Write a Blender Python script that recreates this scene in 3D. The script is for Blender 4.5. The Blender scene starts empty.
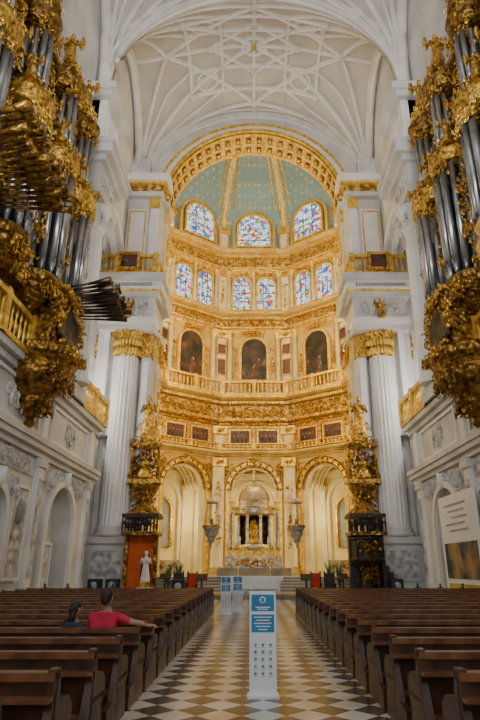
import bpy, math, random
from mathutils import Matrix, Vector
pi=math.pi; sin=math.sin; cos=math.cos
MATS={}
def mat(name,c1,c2=None,rough=.6,metal=0.,ns=3.,bump=0.,bs=8.,vor=False,dist=.05,lo=.35,hi=.65,detail=4):
    m=bpy.data.materials.new(name); m.use_nodes=True; nt=m.node_tree; N=nt.nodes; L=nt.links
    b=N['Principled BSDF']; b.inputs['Roughness'].default_value=rough; b.inputs['Metallic'].default_value=metal
    tc=N.new('ShaderNodeTexCoord')
    n=N.new('ShaderNodeTexNoise'); n.inputs['Scale'].default_value=ns; n.inputs['Detail'].default_value=detail
    L.new(tc.outputs['Object'],n.inputs['Vector'])
    r=N.new('ShaderNodeValToRGB'); r.color_ramp.elements[0].position=lo; r.color_ramp.elements[1].position=hi
    r.color_ramp.elements[0].color=(*c1,1); r.color_ramp.elements[1].color=(*(c2 or c1),1)
    L.new(n.outputs['Fac'],r.inputs['Fac']); L.new(r.outputs['Color'],b.inputs['Base Color'])
    if bump:
        if vor:
            t=N.new('ShaderNodeTexVoronoi'); t.feature='SMOOTH_F1'; out=t.outputs['Distance']
        else:
            t=N.new('ShaderNodeTexNoise'); out=t.outputs['Fac']; t.inputs['Detail'].default_value=3
        t.inputs['Scale'].default_value=bs
        L.new(tc.outputs['Object'],t.inputs['Vector'])
        bp=N.new('ShaderNodeBump'); bp.inputs['Strength'].default_value=bump; bp.inputs['Distance'].default_value=dist
        L.new(out,bp.inputs['Height']); L.new(bp.outputs['Normal'],b.inputs['Normal'])
    MATS[name]=m; return m
mat('stone',(.54,.53,.52),(.72,.71,.70),.7,ns=.5,bump=.25,bs=5,dist=.03)
mat('stone_relief',(.34,.34,.34),(.72,.71,.70),.7,ns=2.5,bump=1,bs=2.6,vor=True,dist=.25)
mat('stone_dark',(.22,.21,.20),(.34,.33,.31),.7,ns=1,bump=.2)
mat('step_stone',(.20,.17,.13),(.34,.29,.22),.5,ns=1,bump=.2)
mat('vault',(.50,.47,.42),(.60,.56,.51),.8,ns=.4,bump=.1,bs=4)
mat('vault_rib',(.64,.61,.56),(.74,.71,.66),.75,ns=1)
mat('rib',(.76,.75,.73),(.86,.85,.83),.7,ns=1)
mat('apse_white',(.64,.53,.30),(.76,.65,.42),.6,ns=1)
mat('cream',(.46,.29,.07),(.66,.46,.15),.5,ns=1,bump=.3,bs=4,dist=.04)
mat('amb_yellow',(.70,.56,.24),(.80,.68,.36),.6,ns=.7,bump=.2,bs=3)
mat('gold',(.19,.085,.010),(.92,.56,.10),.34,.7,ns=6,bump=.7,bs=10,dist=.06)  # dark end of the noise paints shade in the carving's gaps
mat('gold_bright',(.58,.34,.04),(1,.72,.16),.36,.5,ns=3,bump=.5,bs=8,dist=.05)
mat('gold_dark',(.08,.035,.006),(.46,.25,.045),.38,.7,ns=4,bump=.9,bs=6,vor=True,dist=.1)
mat('relief',(.66,.46,.14),(.28,.14,.015),.5,.35,ns=2.6,bump=1,bs=2.5,vor=True,dist=.2,lo=.47,hi=.53,detail=6)
mat('pipe',(.26,.28,.30),(.56,.58,.6),.3,.8,ns=1)
mat('pipe_dark',(.05,.04,.03),(.16,.11,.06),.35,.7,ns=2)
mat('silver',(.30,.27,.21),(.68,.62,.50),.3,.6,ns=6,bump=.3)
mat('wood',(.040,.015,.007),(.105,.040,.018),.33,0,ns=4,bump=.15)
mat('wood_lit',(.13,.050,.020),(.24,.098,.04),.26,0,ns=5,bump=.1)  # lighter copy of the pew wood, light on the rails put into the colour
mat('wood_dark',(.015,.009,.006),(.045,.024,.013),.45,0,ns=5,bump=.6,bs=9,vor=True)
mat('red',(.5,.03,.01),(.62,.06,.02),.8,ns=4)
mat('orange_cloth',(.60,.10,.015),(.72,.16,.03),.8,ns=3)
mat('redshirt',(.50,.02,.05),(.68,.035,.08),.85,ns=8)
mat('black',(.012,.012,.014),(.03,.03,.032),.5)
mat('white',(.88,.88,.88),(.94,.94,.93),.5)
mat('linen',(.76,.73,.66),(.86,.83,.78),.8,ns=4)
mat('blue_sign',(.03,.22,.46),(.04,.26,.52),.5)
mat('cyan_dot',(.16,.36,.5),(.2,.42,.56),.5)
mat('grey_txt',(.35,.37,.4),(.45,.46,.48),.6)
mat('skin',(.48,.25,.16),(.58,.33,.22),.55)
mat('hair',(.02,.012,.008),(.05,.03,.02),.6,ns=30)
mat('navy',(.02,.025,.04),(.04,.045,.07),.8)
mat('green',(.03,.10,.02),(.08,.2,.05),.6)
mat('picture',(.03,.05,.10),(.42,.28,.12),.5,ns=.9,lo=.4,hi=.6,detail=8)
mat('marble_red',(.16,.035,.02),(.26,.08,.045),.35)
mat('flesh_paint',(.25,.13,.07),(.4,.25,.14),.5)
def paint(name,cols,sc,seed):
    m=bpy.data.materials.new(name); m.use_nodes=True; nt=m.node_tree; N=nt.nodes; L=nt.links
    b=N['Principled BSDF']; b.inputs['Roughness'].default_value=.5
    tc=N.new('ShaderNodeTexCoord'); n=N.new('ShaderNodeTexNoise'); n.noise_dimensions='4D'
    n.inputs['W'].default_value=seed; n.inputs['Scale'].default_value=sc; n.inputs['Detail'].default_value=5; n.inputs['Distortion'].default_value=.8
    L.new(tc.outputs['Object'],n.inputs['Vector']); r=N.new('ShaderNodeValToRGB'); e=r.color_ramp.elements
    e[0].position=.3; e[0].color=(*cols[0],1); e[1].position=.75; e[1].color=(*cols[-1],1)
    for i,c in enumerate(cols[1:-1]):
        q=e.new(.3+.45*(i+1)/(len(cols)-1)); q.color=(*c,1)
    L.new(n.outputs['Fac'],r.inputs['Fac']); L.new(r.outputs['Color'],b.inputs['Base Color']); MATS[name]=m
paint('painting',[(.006,.006,.008),(.012,.010,.010),(.04,.03,.025),(.10,.035,.02),(.32,.22,.12)],.9,1.)
paint('painting2',[(.012,.012,.014),(.04,.035,.03),(.16,.03,.02),(.03,.05,.09),(.45,.34,.2)],2.2,5.)
def glass():
    m=bpy.data.materials.new('stained'); m.use_nodes=True; nt=m.node_tree; N=nt.nodes; L=nt.links
    b=N['Principled BSDF']; tc=N.new('ShaderNodeTexCoord')
    v=N.new('ShaderNodeTexVoronoi'); v.inputs['Scale'].default_value=3.4; L.new(tc.outputs['Object'],v.inputs['Vector'])
    sx=N.new('ShaderNodeSeparateColor'); L.new(v.outputs['Color'],sx.inputs[0])
    r=N.new('ShaderNodeValToRGB'); r.color_ramp.interpolation='CONSTANT'; e=r.color_ramp.elements
    e[0].position=0; e[0].color=(.7,.85,1,1); e[1].position=.28; e[1].color=(.06,.16,.6,1)
    for p,c in [(.42,(.95,.93,.85)),(.54,(.65,.06,.03)),(.64,(.35,.58,.9)),(.74,(.9,.6,.12)),(.82,(.98,.98,.98)),(.92,(.06,.25,.15))]:
        q=e.new(p); q.color=(*c,1)
    L.new(sx.outputs[0],r.inputs['Fac'])
    d=N.new('ShaderNodeTexVoronoi'); d.feature='DISTANCE_TO_EDGE'; d.inputs['Scale'].default_value=3.4; L.new(tc.outputs['Object'],d.inputs['Vector'])
    g=N.new('ShaderNodeMath'); g.operation='GREATER_THAN'; g.inputs[1].default_value=.04; L.new(d.outputs['Distance'],g.inputs[0])
    mx=N.new('ShaderNodeMix'); mx.data_type='RGBA'; mx.inputs['A'].default_value=(.01,.01,.02,1)
    L.new(g.outputs[0],mx.inputs['Factor']); L.new(r.outputs['Color'],mx.inputs['B'])
    L.new(mx.outputs['Result'],b.inputs['Emission Color']); b.inputs['Emission Strength'].default_value=1.6
    b.inputs['Base Color'].default_value=(.03,.03,.04,1); MATS['stained']=m
glass()
def domemat():
    m=bpy.data.materials.new('dome_blue'); m.use_nodes=True; nt=m.node_tree; N=nt.nodes; L=nt.links
    b=N['Principled BSDF']; b.inputs['Roughness'].default_value=.7; tc=N.new('ShaderNodeTexCoord')
    v=N.new('ShaderNodeTexVoronoi'); v.inputs['Scale'].default_value=1.7; v.inputs['Randomness'].default_value=.3; L.new(tc.outputs['Object'],v.inputs['Vector'])
    r=N.new('ShaderNodeValToRGB'); e=r.color_ramp.elements; e[0].position=.22; e[0].color=(.66,.48,.15,1); e[1].position=.34; e[1].color=(.20,.33,.42,1)
    L.new(v.outputs['Distance'],r.inputs['Fac']); L.new(r.outputs['Color'],b.inputs['Base Color']); MATS['dome_blue']=m
domemat()
def floormat():
    m=bpy.data.materials.new('floor_marble'); m.use_nodes=True; nt=m.node_tree; N=nt.nodes; L=nt.links
    b=N['Principled BSDF']; b.inputs['Roughness'].default_value=.22; tc=N.new('ShaderNodeTexCoord')
    mp=N.new('ShaderNodeMapping'); mp.inputs['Rotation'].default_value=(0,0,pi/4); mp.inputs['Location'].default_value=(.1,.1,.5); L.new(tc.outputs['Object'],mp.inputs['Vector'])
    c=N.new('ShaderNodeTexChecker'); c.inputs['Scale'].default_value=2.7; L.new(mp.outputs[0],c.inputs['Vector'])
    c.inputs['Color1'].default_value=(.74,.73,.69,1); c.inputs['Color2'].default_value=(.07,.08,.085,1)
    n=N.new('ShaderNodeTexNoise'); n.inputs['Scale'].default_value=1.2; n.inputs['Detail'].default_value=6; L.new(tc.outputs['Object'],n.inputs['Vector'])
    r=N.new('ShaderNodeValToRGB'); e=r.color_ramp.elements; e[0].position=.38; e[0].color=(.85,.74,.55,1); e[1].position=.55; e[1].color=(1,1,1,1)
    L.new(n.outputs['Fac'],r.inputs['Fac'])
    mx=N.new('ShaderNodeMix'); mx.data_type='RGBA'; mx.blend_type='MULTIPLY'; mx.inputs['Factor'].default_value=1
    L.new(c.outputs['Color'],mx.inputs['A']); L.new(r.outputs['Color'],mx.inputs['B']); L.new(mx.outputs['Result'],b.inputs['Base Color'])
    MATS['floor_marble']=m
floormat()

class MB:
    def __init__(s,name): s.name=name; s.v=[]; s.f=[]; s.m=[]; s.s=[]; s.k=[]; s.M=Matrix.Identity(4)
    def add(s,vs,fs,mt,sm=False):
        o=len(s.v); M=s.M
        if mt not in s.k: s.k.append(mt)
        i=s.k.index(mt)
        s.v.extend([tuple(M@Vector(p)) for p in vs])
        for f in fs: s.f.append([o+a for a in f]); s.m.append(i); s.s.append(sm)
    def box(s,x0,x1,y0,y1,z0,z1,mt):
        s.add([(x0,y0,z0),(x1,y0,z0),(x1,y1,z0),(x0,y1,z0),(x0,y0,z1),(x1,y0,z1),(x1,y1,z1),(x0,y1,z1)],
              [(0,3,2,1),(4,5,6,7),(0,1,5,4),(1,2,6,5),(2,3,7,6),(3,0,4,7)],mt)
    def lathe(s,cx,cy,prof,n,mt,flute=0.,a0=0,a1=2*pi,sm=True):
        full=abs(a1-a0-2*pi)<1e-6; k=n if full else n+1; vs=[]; fs=[]
        for r,z in prof:
            for i in range(k):
                a=a0+(a1-a0)*i/n; rr=r*(1-flute*(i%2)); vs.append((cx+rr*cos(a),cy+rr*sin(a),z))
        for j in range(len(prof)-1):
            for i in range(n):
                i2=(i+1)%k; fs.append((j*k+i,j*k+i2,(j+1)*k+i2,(j+1)*k+i))
        fs.append(tuple(range(k))[::-1]); fs.append(tuple((len(prof)-1)*k+i for i in range(k)))
        s.add(vs,fs,mt,sm and not flute)
    def tube(s,pts,r,n,mt,r1=None):
        pts=[Vector(p) for p in pts]; L=len(pts); vs=[]; fs=[]
        r1=r if r1 is None else r1
        for i,p in enumerate(pts):
            t=(pts[min(i+1,L-1)]-pts[max(i-1,0)]); 
            if t.length<1e-9: t=Vector((0,0,1))
            t.normalize(); ref=Vector((0,0,1)) if abs(t.z)<.95 else Vector((1,0,0))
            a=t.cross(ref).normalized(); b=t.cross(a); rr=r+(r1-r)*i/(L-1)
            for j in range(n):
                q=p+(a*cos(2*pi*j/n)+b*sin(2*pi*j/n))*rr; vs.append(q[:])
        for i in range(L-1):
            for j in range(n): fs.append((i*n+j,i*n+(j+1)%n,(i+1)*n+(j+1)%n,(i+1)*n+j))
        fs.append(tuple(range(n))); fs.append(tuple((L-1)*n+j for j in range(n)))
        s.add(vs,fs,mt,n>5)
    def sph(s,c,r,mt,n=6,m=4):
        if not hasattr(r,'__len__'): r=(r,r,r)
        vs=[(c[0],c[1],c[2]-r[2])]; fs=[]
        for j in range(1,m):
            t=-pi/2+pi*j/m
            for i in range(n): a=2*pi*i/n; vs.append((c[0]+r[0]*cos(t)*cos(a),c[1]+r[1]*cos(t)*sin(a),c[2]+r[2]*sin(t)))
        vs.append((c[0],c[1],c[2]+r[2])); e=len(vs)-1
        for i in range(n):
            fs.append((0,1+(i+1)%n,1+i)); fs.append((e,1+(m-2)*n+i,1+(m-2)*n+(i+1)%n))
            for j in range(m-2): fs.append((1+j*n+i,1+j*n+(i+1)%n,1+(j+1)*n+(i+1)%n,1+(j+1)*n+i))
        s.add(vs,fs,mt,True)
    def archpanel(s,u0,u1,z0,z1,cu,hw,zs,y0,y1,mt,n=20,zb=None):
        zb=z0 if zb is None else zb
        s.box(u0,cu-hw,y0,y1,z0,z1,mt); s.box(cu+hw,u1,y0,y1,z0,z1,mt)
        if zb>z0: s.box(cu-hw,cu+hw,y0,y1,z0,zb,mt)
        vs=[];fs=[]
        for i in range(n+1):
            a=pi-pi*i/n; x=cu+hw*cos(a); z=zs+hw*sin(a)
            vs+=[(x,y0,z),(x,y0,z1),(x,y1,z1),(x,y1,z)]
        for i in range(n):
            o=4*i
            for k in range(4): fs.append((o+k,o+(k+1)%4,o+4+(k+1)%4,o+4+k))
        s.add(vs,fs,mt)
    def archband(s,cu,hw,zs,z0,w,y0,y1,mt,n=18,jamb=True):
        pts=[]
        if jamb: pts.append((cu-hw,z0,cu-hw-w,z0))
        for i in range(n+1):
            a=pi-pi*i/n; pts.append((cu+hw*cos(a),zs+hw*sin(a),cu+(hw+w)*cos(a),zs+(hw+w)*sin(a)))
        if jamb: pts.append((cu+hw,z0,cu+hw+w,z0))
        vs=[];fs=[]
        for a,b,c,d in pts: vs+=[(a,y0,b),(c,y0,d),(c,y1,d),(a,y1,b)]
        for i in range(len(pts)-1):
            o=4*i
            for k in range(4): fs.append((o+k,o+(k+1)%4,o+4+(k+1)%4,o+4+k))
        fs.append((0,1,2,3)); o=4*(len(pts)-1); fs.append((o,o+3,o+2,o+1))
        s.add(vs,fs,mt)
    def archfill(s,cu,hw,zs,z0,y0,y1,mt,n=18):
        p=[(cu-hw,z0)]+[(cu+hw*cos(pi-pi*i/n),zs+hw*sin(pi-pi*i/n)) for i in range(n+1)]+[(cu+hw,z0)]
        k=len(p); vs=[(a,y0,b) for a,b in p]+[(a,y1,b) for a,b in p]
        fs=[tuple(range(k)),tuple(range(2*k-1,k-1,-1))]+[(i,(i+1)%k,k+(i+1)%k,k+i) for i in range(k)]
        s.add(vs,fs,mt)
    def frame(s,u0,u1,z0,z1,w,y0,y1,mt):
        s.box(u0-w,u1+w,y0,y1,z1,z1+w,mt); s.box(u0-w,u1+w,y0,y1,z0-w,z0,mt)
        s.box(u0-w,u0,y0,y1,z0,z1,mt); s.box(u1,u1+w,y0,y1,z0,z1,mt)
    def orn(s,c,sz,n,mt,seed=0,k=1.):
        R=random.Random(seed)
        for i in range(n):
            p=[c[j]+(R.random()-.5)*2*sz[j]*R.random()**.3 for j in range(3)]
            t=R.random()
            if t<.4:
                q=k*R.uniform(.07,.17); s.sph(p,(q*R.uniform(.6,1.2),q*R.uniform(.6,1.2),q*R.uniform(.8,1.8)),mt)
            else:
                r0=k*R.uniform(.16,.4); a0=R.random()*6.28; sg=R.choice((-1,1)); tl=R.uniform(-.6,.6)+(pi/2 if sz[0]>sz[1] else 0)
                pts=[]
                for q in range(8):
                    a=a0+sg*q*.62; r=r0*(1-q*.11)
                    h=r*cos(a); pts.append((p[0]+h*sin(tl),p[1]+h*cos(tl),p[2]+r*sin(a)))
                s.tube(pts,k*.06,4,mt,k*.03)
    def figure(s,p,h,mt,seed=0,wings=False,kneel=False):
        x,y,z=p; R=random.Random(seed)
        if kneel: 
            s.lathe(x,y,[(.3*h,z),(.3*h,z+.1*h),(.2*h,z+.3*h),(.15*h,z+.42*h)],10,mt); top=z+.42*h
            s.sph((x+.14*h,y-.05*h,z+.12*h),(.2*h,.12*h,.12*h),mt,8,5)
        else:
            s.lathe(x,y,[(.17*h,z),(.18*h,z+.05*h),(.14*h,z+.3*h),(.11*h,z+.5*h),(.09*h,z+.58*h)],10,mt,flute=.08); top=z+.55*h
        s.sph((x,y,top+.13*h),(.14*h,.09*h,.17*h),mt,8,6)
        s.tube([(x,y,top+.22*h),(x,y,top+.34*h)],.04*h,6,mt)
        s.sph((x,y-.01*h,top+.4*h),(.06*h,.07*h,.08*h),mt,8,6)
        for sg in (-1,1):
            e=(x+sg*.19*h,y-.04*h,top+.06*h); 
            s.tube([(x+sg*.12*h,y,top+.24*h),e,(x+sg*.06*h+R.uniform(-.1,.1)*h,y-.17*h,top+.12*h+R.uniform(0,.12)*h)],.045*h,6,mt,.025*h)
            if wings: s.sph((x+sg*.22*h,y+.08*h,top+.25*h),(.08*h,.04*h,.26*h),mt,6,5)
    def baluster_row(s,p,q,z0,h,mt,sp=.4,r=.1,posts=3.):
        p=Vector(p);q=Vector(q);L=(q-p).length;d=(q-p)/L;nn=Vector((-d.y,d.x)); 
        def bx(a,b,w,za,zb):
            c=[p+d*a-nn*w,p+d*b-nn*w,p+d*b+nn*w,p+d*a+nn*w]
            s.add([(v.x,v.y,za) for v in c]+[(v.x,v.y,zb) for v in c],[(0,3,2,1),(4,5,6,7),(0,1,5,4),(1,2,6,5),(2,3,7,6),(3,0,4,7)],mt)
        bx(0,L,.14,z0,z0+.12*h); bx(0,L,.17,z0+.86*h,z0+h)
        n=max(1,int(L/sp))
        for i in range(n):
            c=p+d*(i+.5)*L/n
            s.lathe(c.x,c.y,[(r*.6,z0+.1*h),(r*.5,z0+.2*h),(r,z0+.38*h),(r*.4,z0+.6*h),(r*.7,z0+.7*h),(r*.5,z0+.88*h)],6,mt)
        k=max(1,round(L/posts))
        for i in range(k+1): a=L*i/k; bx(a-.16,a+.16,.19,z0,z0+h*1.08)
    def fin(s):
        me=bpy.data.meshes.new(s.name); me.from_pydata(s.v,[],s.f)
        for k in s.k: me.materials.append(MATS[k])
        me.polygons.foreach_set('material_index',s.m); me.polygons.foreach_set('use_smooth',s.s); me.update()
        import bmesh
        bm=bmesh.new(); bm.from_mesh(me); bmesh.ops.recalc_face_normals(bm,faces=bm.faces); bm.to_mesh(me); bm.free()
        o=bpy.data.objects.new(s.name,me); bpy.context.scene.collection.objects.link(o); return o
I4=Matrix.Identity(4)
MIR=Matrix.Diagonal((-1,1,1,1))

# ---------- floor
m=MB('floor'); m.box(-16,16,-6,36,-.3,0,'floor_marble'); m.box(-22,22,36,66,-.3,0,'floor_marble'); m.fin()

# ---------- apse
YC=44.0; AL=38; C18=cos(math.radians(AL/2)); HC=3.6
def bay(deg):
    a=math.radians(deg); return Matrix(((cos(a),sin(a),0,0),(-sin(a),cos(a),0,YC),(0,0,1,0),(0,0,0,1)))
CORN=[-120,-95,-57,-19,19,57,95,120]; BAYS=[-76,-38,0,38,76]
def ring(mb,prof,mt,closed=True,corn=CORN):
    k=len(prof); vs=[]; fs=[]
    for c in corn:
        a=math.radians(c)
        for ap,z in prof: r=ap/C18; vs.append((r*sin(a),YC+r*cos(a),z))
    for i in range(len(corn)-1):
        for j in range(k if closed else k-1): fs.append((i*k+j,i*k+(j+1)%k,(i+1)*k+(j+1)%k,(i+1)*k+j))
    mb.add(vs,fs,mt)
def cprof(a0,z0,z1,p):
    h=z1-z0
    return [(a0+.1,z0),(a0-.15*p,z0),(a0-.2*p,z0+.25*h),(a0-.45*p,z0+.35*h),(a0-.5*p,z0+.5*h),(a0-.85*p,z0+.6*h),(a0-p,z0+.75*h),(a0-p,z1),(a0+.1,z1)]
A=10.5
m=MB('wall_apse')
ring(m,[(A,11.6),(A,36.6),(A+.7,36.6),(A+.7,11.6)],'cream')
for cc in ([-120,-95],[95,120]): ring(m,[(A,1),(A,11.7),(A+.7,11.7),(A+.7,1)],'cream',corn=cc)
for b in BAYS:
    m.M=bay(b); m.archpanel(-HC,HC,1,11.7,0,2.4,8.6,A,A+.8,'cream')
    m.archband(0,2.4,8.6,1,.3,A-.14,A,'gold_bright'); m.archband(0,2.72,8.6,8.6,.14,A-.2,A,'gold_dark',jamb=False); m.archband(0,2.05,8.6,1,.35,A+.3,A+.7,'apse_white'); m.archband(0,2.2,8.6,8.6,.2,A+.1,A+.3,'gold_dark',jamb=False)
    for i in range(13):
        t=pi*i/12; m.sph((2.55*cos(t),A-.16,8.6+2.55*sin(t)),(.13,.08,.13),'gold_dark')
    m.orn((0,A-.1,11.2),(.5,.1,.3),14,'gold',b)
    for sg in (-1,1): m.orn((sg*2.6,A-.05,10.5),(.7,.06,.6),40,'gold',b+sg,.8)
    for lv,(z0,z1) in enumerate([(1,11.5),(18,25.1),(27.3,32.4)]):
        if lv==0: us=[(3.1,.24)]
        elif lv==1: us=[(2.55,.26)]
        else: us=[(2.75,.22),(0,.2)]
        for u,r in us:
            for sg in ((-1,1) if u else (1,)):
                m.box(sg*u-r-.1,sg*u+r+.1,A-.35-r,A,z0,z0+.5,'cream')
                m.lathe(sg*u,A-.3,[(r*1.3,z0+.5),(r*1.3,z0+.65),(r,z0+.8),(r*.88,z1-.8)],12,'apse_white')
                m.lathe(sg*u,A-.3,[(r*.9,z1-.85),(r*1.1,z1-.6),(r*1.1,z1-.45),(r*1.6,z1-.1),(r*1.7,z1)],10,'gold_bright',flute=.15)
    for sg in (-1,1):
        m.box(sg*2.75-.25,sg*2.75+.25,A-.2,A,12.4,14.7,'gold')
    m.box(-.15,.15,A-.2,A,12.4,14.7,'gold')
    m.orn((0,A-.55,16.2),(3.2,.1,.5),110,'gold',b+7,.8)
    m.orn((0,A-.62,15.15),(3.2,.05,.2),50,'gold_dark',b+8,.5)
    m.orn((0,A-.4,26.1),(3.2,.08,.35),80,'gold',b+9,.7)
    m.orn((0,A-.3,24.95),(1.5,.1,.3),36,'gold',b+11,.8)
    m.orn((0,A-.3,19.0),(1.5,.1,.4),22,'gold',b+12)
    m.orn((0,A-.1,32.3),(2.6,.06,.2),50,'gold',b+13,.7)
    m.orn((0,A-.32,33.5),(3.2,.06,.3),80,'gold',b+15,.65)
    m.orn((0,A-.4,11.95),(3.0,.05,.15),40,'gold',b+16,.5)
    for sg in (-1,1): m.orn((sg*1.95,A-.06,21.8),(.2,.04,1.8),30,'gold',b+17,.6); m.orn((sg*2.5,A-.03,29.8),(.15,.03,1.6),16,'gold',b+18,.6)
    for i in range(24):
        u=-3.3+6.6*i/23
        m.box(u-.09,u+.09,A-.8,A-.3,34.0,34.25,'gold_bright'); m.box(u-.09,u+.09,A-1.0,A-.3,17.0,17.25,'gold_bright')
        m.box(u-.09,u+.09,A-.7,A-.3,26.5,26.7,'gold_bright')
for c in CORN[1:-1]:
    m.M=bay(c); R=A/C18
    for z0,z1 in [(1,11.6),(12.2,14.8),(17.8,25.2),(27.2,32.6),(35,38.2)]:
        m.box(-.6,.6,R-.55,R+.1,z0,z1,'cream'); m.box(-.38,.38,R-.62,R-.5,z0+.4,z1-.9,'apse_white')
        m.box(-.75,.75,R-.72,R,z0,z0+.35,'cream'); m.box(-.72,.72,R-.75,R,z1-.8,z1,'gold_bright'); m.orn((0,R-.75,z1-.4),(.6,.05,.35),20,'gold',c,.7)
    m.orn((0,R-.7,6),(.3,.05,3.5),40,'gold',c+3,.7)
    m.orn((0,R-.68,29.5),(.25,.05,2),20,'gold',c+4,.7)
    m.box(-.4,.4,R-.66,R-.6,20.3,21.9,'painting2'); m.frame(-.4,.4,20.3,21.9,.12,R-.75,R-.6,'gold')
    m.box(-.4,.4,R-.66,R-.6,22.6,23.6,'painting2'); m.frame(-.4,.4,22.6,23.6,.1,R-.72,R-.6,'gold')
m.M=I4
ring(m,cprof(A,11.6,12.3,.7),'cream'); ring(m,cprof(A,12.3,12.42,.75),'gold_bright')
ring(m,cprof(A,14.7,15.6,.6),'gold'); ring(m,[(A-.35,15.6),(A-.45,16.9),(A+.1,16.9),(A+.1,15.6)],'relief'); ring(m,cprof(A,16.9,17.9,1.3),'cream'); ring(m,[(A-1.34,17.6),(A-1.34,17.8),(A-.5,17.8),(A-.5,17.6)],'gold_bright')
ring(m,cprof(A,25.2,25.7,.5),'gold_bright'); ring(m,[(A-.3,25.7),(A-.3,26.5),(A+.1,26.5),(A+.1,25.7)],'relief'); ring(m,cprof(A,26.5,27.3,1.0),'cream'); ring(m,[(A-1.04,27.1),(A-1.04,27.25),(A,27.25),(A,27.1)],'gold_bright')
ring(m,cprof(A,32.5,33.0,.5),'gold_bright'); ring(m,[(A-.25,33),(A-.25,34),(A+.1,34),(A+.1,33)],'relief'); ring(m,cprof(A,34,35.1,1.1),'cream'); ring(m,[(A-1.14,34.85),(A-1.14,35),(A,35),(A,34.85)],'gold_bright')
m.fin()
m=MB('ceiling_dome')
dp=[(A*cos(t),36+12*sin(t)) for t in [pi/2*i/14 for i in range(15)]]
ring(m,dp,'dome_blue',closed=False)
for c in CORN:
    m.M=bay(c)
    for du,rr,mt in [(-.34,.15,'gold_bright'),(.34,.15,'gold_bright'),(0,.24,'apse_white')]:
        m.tube([(du*max(.1,cos(t)),A/C18*cos(t)-.1,36+12*sin(t)-.1) for t in [pi/2*i/20 for i in range(20)]],rr,6,mt)
for b in BAYS:
    m.M=bay(b)
    for sg in (-1,1):
        m.tube([(sg*2.5*cos(t),A*cos(t)-.06,36+12*sin(t)-.05) for t in [pi/2*(5+i)/20 for i in range(15)]],.09,5,'gold_bright')
    m.archfill(0,2.4,37.9,35,A-.75,A-.3,'cream')
m.fin()
wn=1
def win(M,cu,hw,zs,z0,y,split=True):
    global wn
    w=MB('window_%d'%wn); wn+=1; w.M=M
    w.archfill(cu,hw,zs,z0,y-.08,y-.02,'stained'); w.archband(cu,hw,zs,z0,.22,y-.25,y,'gold_bright'); w.archband(cu,hw+.22,zs,z0,.12,y-.16,y,'gold_dark')
    w.box(cu-hw-.3,cu+hw+.3,y-.3,y,z0-.2,z0,'gold_bright')
    for k in (-.33,.33): w.box(cu+hw*k-.03,cu+hw*k+.03,y-.13,y-.08,z0,zs+hw*.9,'black')
    for k in range(1,4): w.box(cu-hw,cu+hw,y-.12,y-.08,z0+(zs-z0)*k/3-.025,z0+(zs-z0)*k/3+.025,'black')
    w.fin()
for b in BAYS:
    win(bay(b),0,1.75,37.8,35.5,A-.75)
    for u in (-1.35,1.35): win(bay(b),u,.92,30.9,27.9,A)
    p=MB('oil_painting'); p.M=bay(b)
    p.archfill(0,1.32,23.1,19.8,A-.1,A-.02,'painting')
    p.archband(0,1.32,23.1,19.8,.2,A-.25,A,'gold_bright'); p.archband(0,1.52,23.1,19.8,.14,A-.15,A,'gold'); p.box(-1.6,1.6,A-.25,A,19.5,19.8,'gold')
    R=random.Random(b)
    for i in range(3):
        x=R.uniform(-.7,.7); z=R.uniform(20.2,22.0)
        p.sph((x,A-.1,z),(.26,.02,.5),'painting2',10,6); p.sph((x+.05,A-.11,z+.55),(.1,.02,.13),'flesh_paint',8,5)
    p.fin()
    for u in (-1.4,1.4):
        p=MB('oil_painting'); p.M=bay(b)
        p.box(u-.95,u+.95,A-.1,A-.02,12.95,14.4,'painting2'); p.frame(u-.95,u+.95,12.95,14.4,.16,A-.2,A,'gold_bright')
        for i in range(4):
            x=u-.6+.4*i; p.sph((x,A-.1,13.4),(.12,.02,.38),'painting',8,5); p.sph((x,A-.11,13.88),(.07,.02,.09),'flesh_paint',8,5)
        p.fin()
m=MB('gilded_balustrade')
for z,off,h in [(17.9,1.1,1.45),(12.42,.6,.6)]:
    for i in range(len(CORN)-1):
        r=(A-off)/C18; a,b=math.radians(CORN[i]),math.radians(CORN[i+1])
        m.baluster_row((r*sin(a),YC+r*cos(a)),(r*sin(b),YC+r*cos(b)),z,h,'gold_bright',.42,.11,3.2)
m.fin()
# ambulatory
m=MB('wall_ambulatory')
ring(m,[(15.5,1),(15.5,12.4),(16,12.4),(16,1)],'amb_yellow')
ring(m,[(A+.8,12.0),(15.6,12.0),(15.6,12.4),(A+.8,12.4)],'amb_yellow')
for b in BAYS:
    m.M=bay(b)
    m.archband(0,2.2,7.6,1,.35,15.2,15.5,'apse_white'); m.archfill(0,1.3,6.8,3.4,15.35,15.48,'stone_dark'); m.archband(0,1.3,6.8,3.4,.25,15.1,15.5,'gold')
    m.box(-2,2,14.2,15.5,1,2.2,'step_stone'); m.orn((0,14.2,1.7),(1.8,.04,.3),24,'gold_dark',b)
    for u in (-4.4,-2.9,2.9,4.4): m.box(u-.3,u+.3,15.1,15.5,1,9.4,'apse_white'); m.box(u-.4,u+.4,15,15.5,9.4,10.1,'gold')
    m.box(-5,5,14.9,15.5,10.2,10.8,'apse_white'); m.box(-5,5,14.85,15.5,10.8,10.95,'gold')
    # barrel coffer ribs behind each arch
    for j in range(5): m.archband(0,2.6,8.9,8.9,.35,11.5+j*.75,11.75+j*.75,'apse_white',jamb=False)
    for i in range(9):
        t=pi*(i+.5)/9; x,z=2.75*cos(t),8.9+2.75*sin(t); m.tube([(x,11.4,z),(x,14.9,z)],.1,5,'gold_bright')
    m.archband(0,2.95,8.9,8.9,.1,11.4,15,'amb_yellow',jamb=False)
m.M=I4
m.fin()
m=MB('presbytery_steps')
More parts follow.
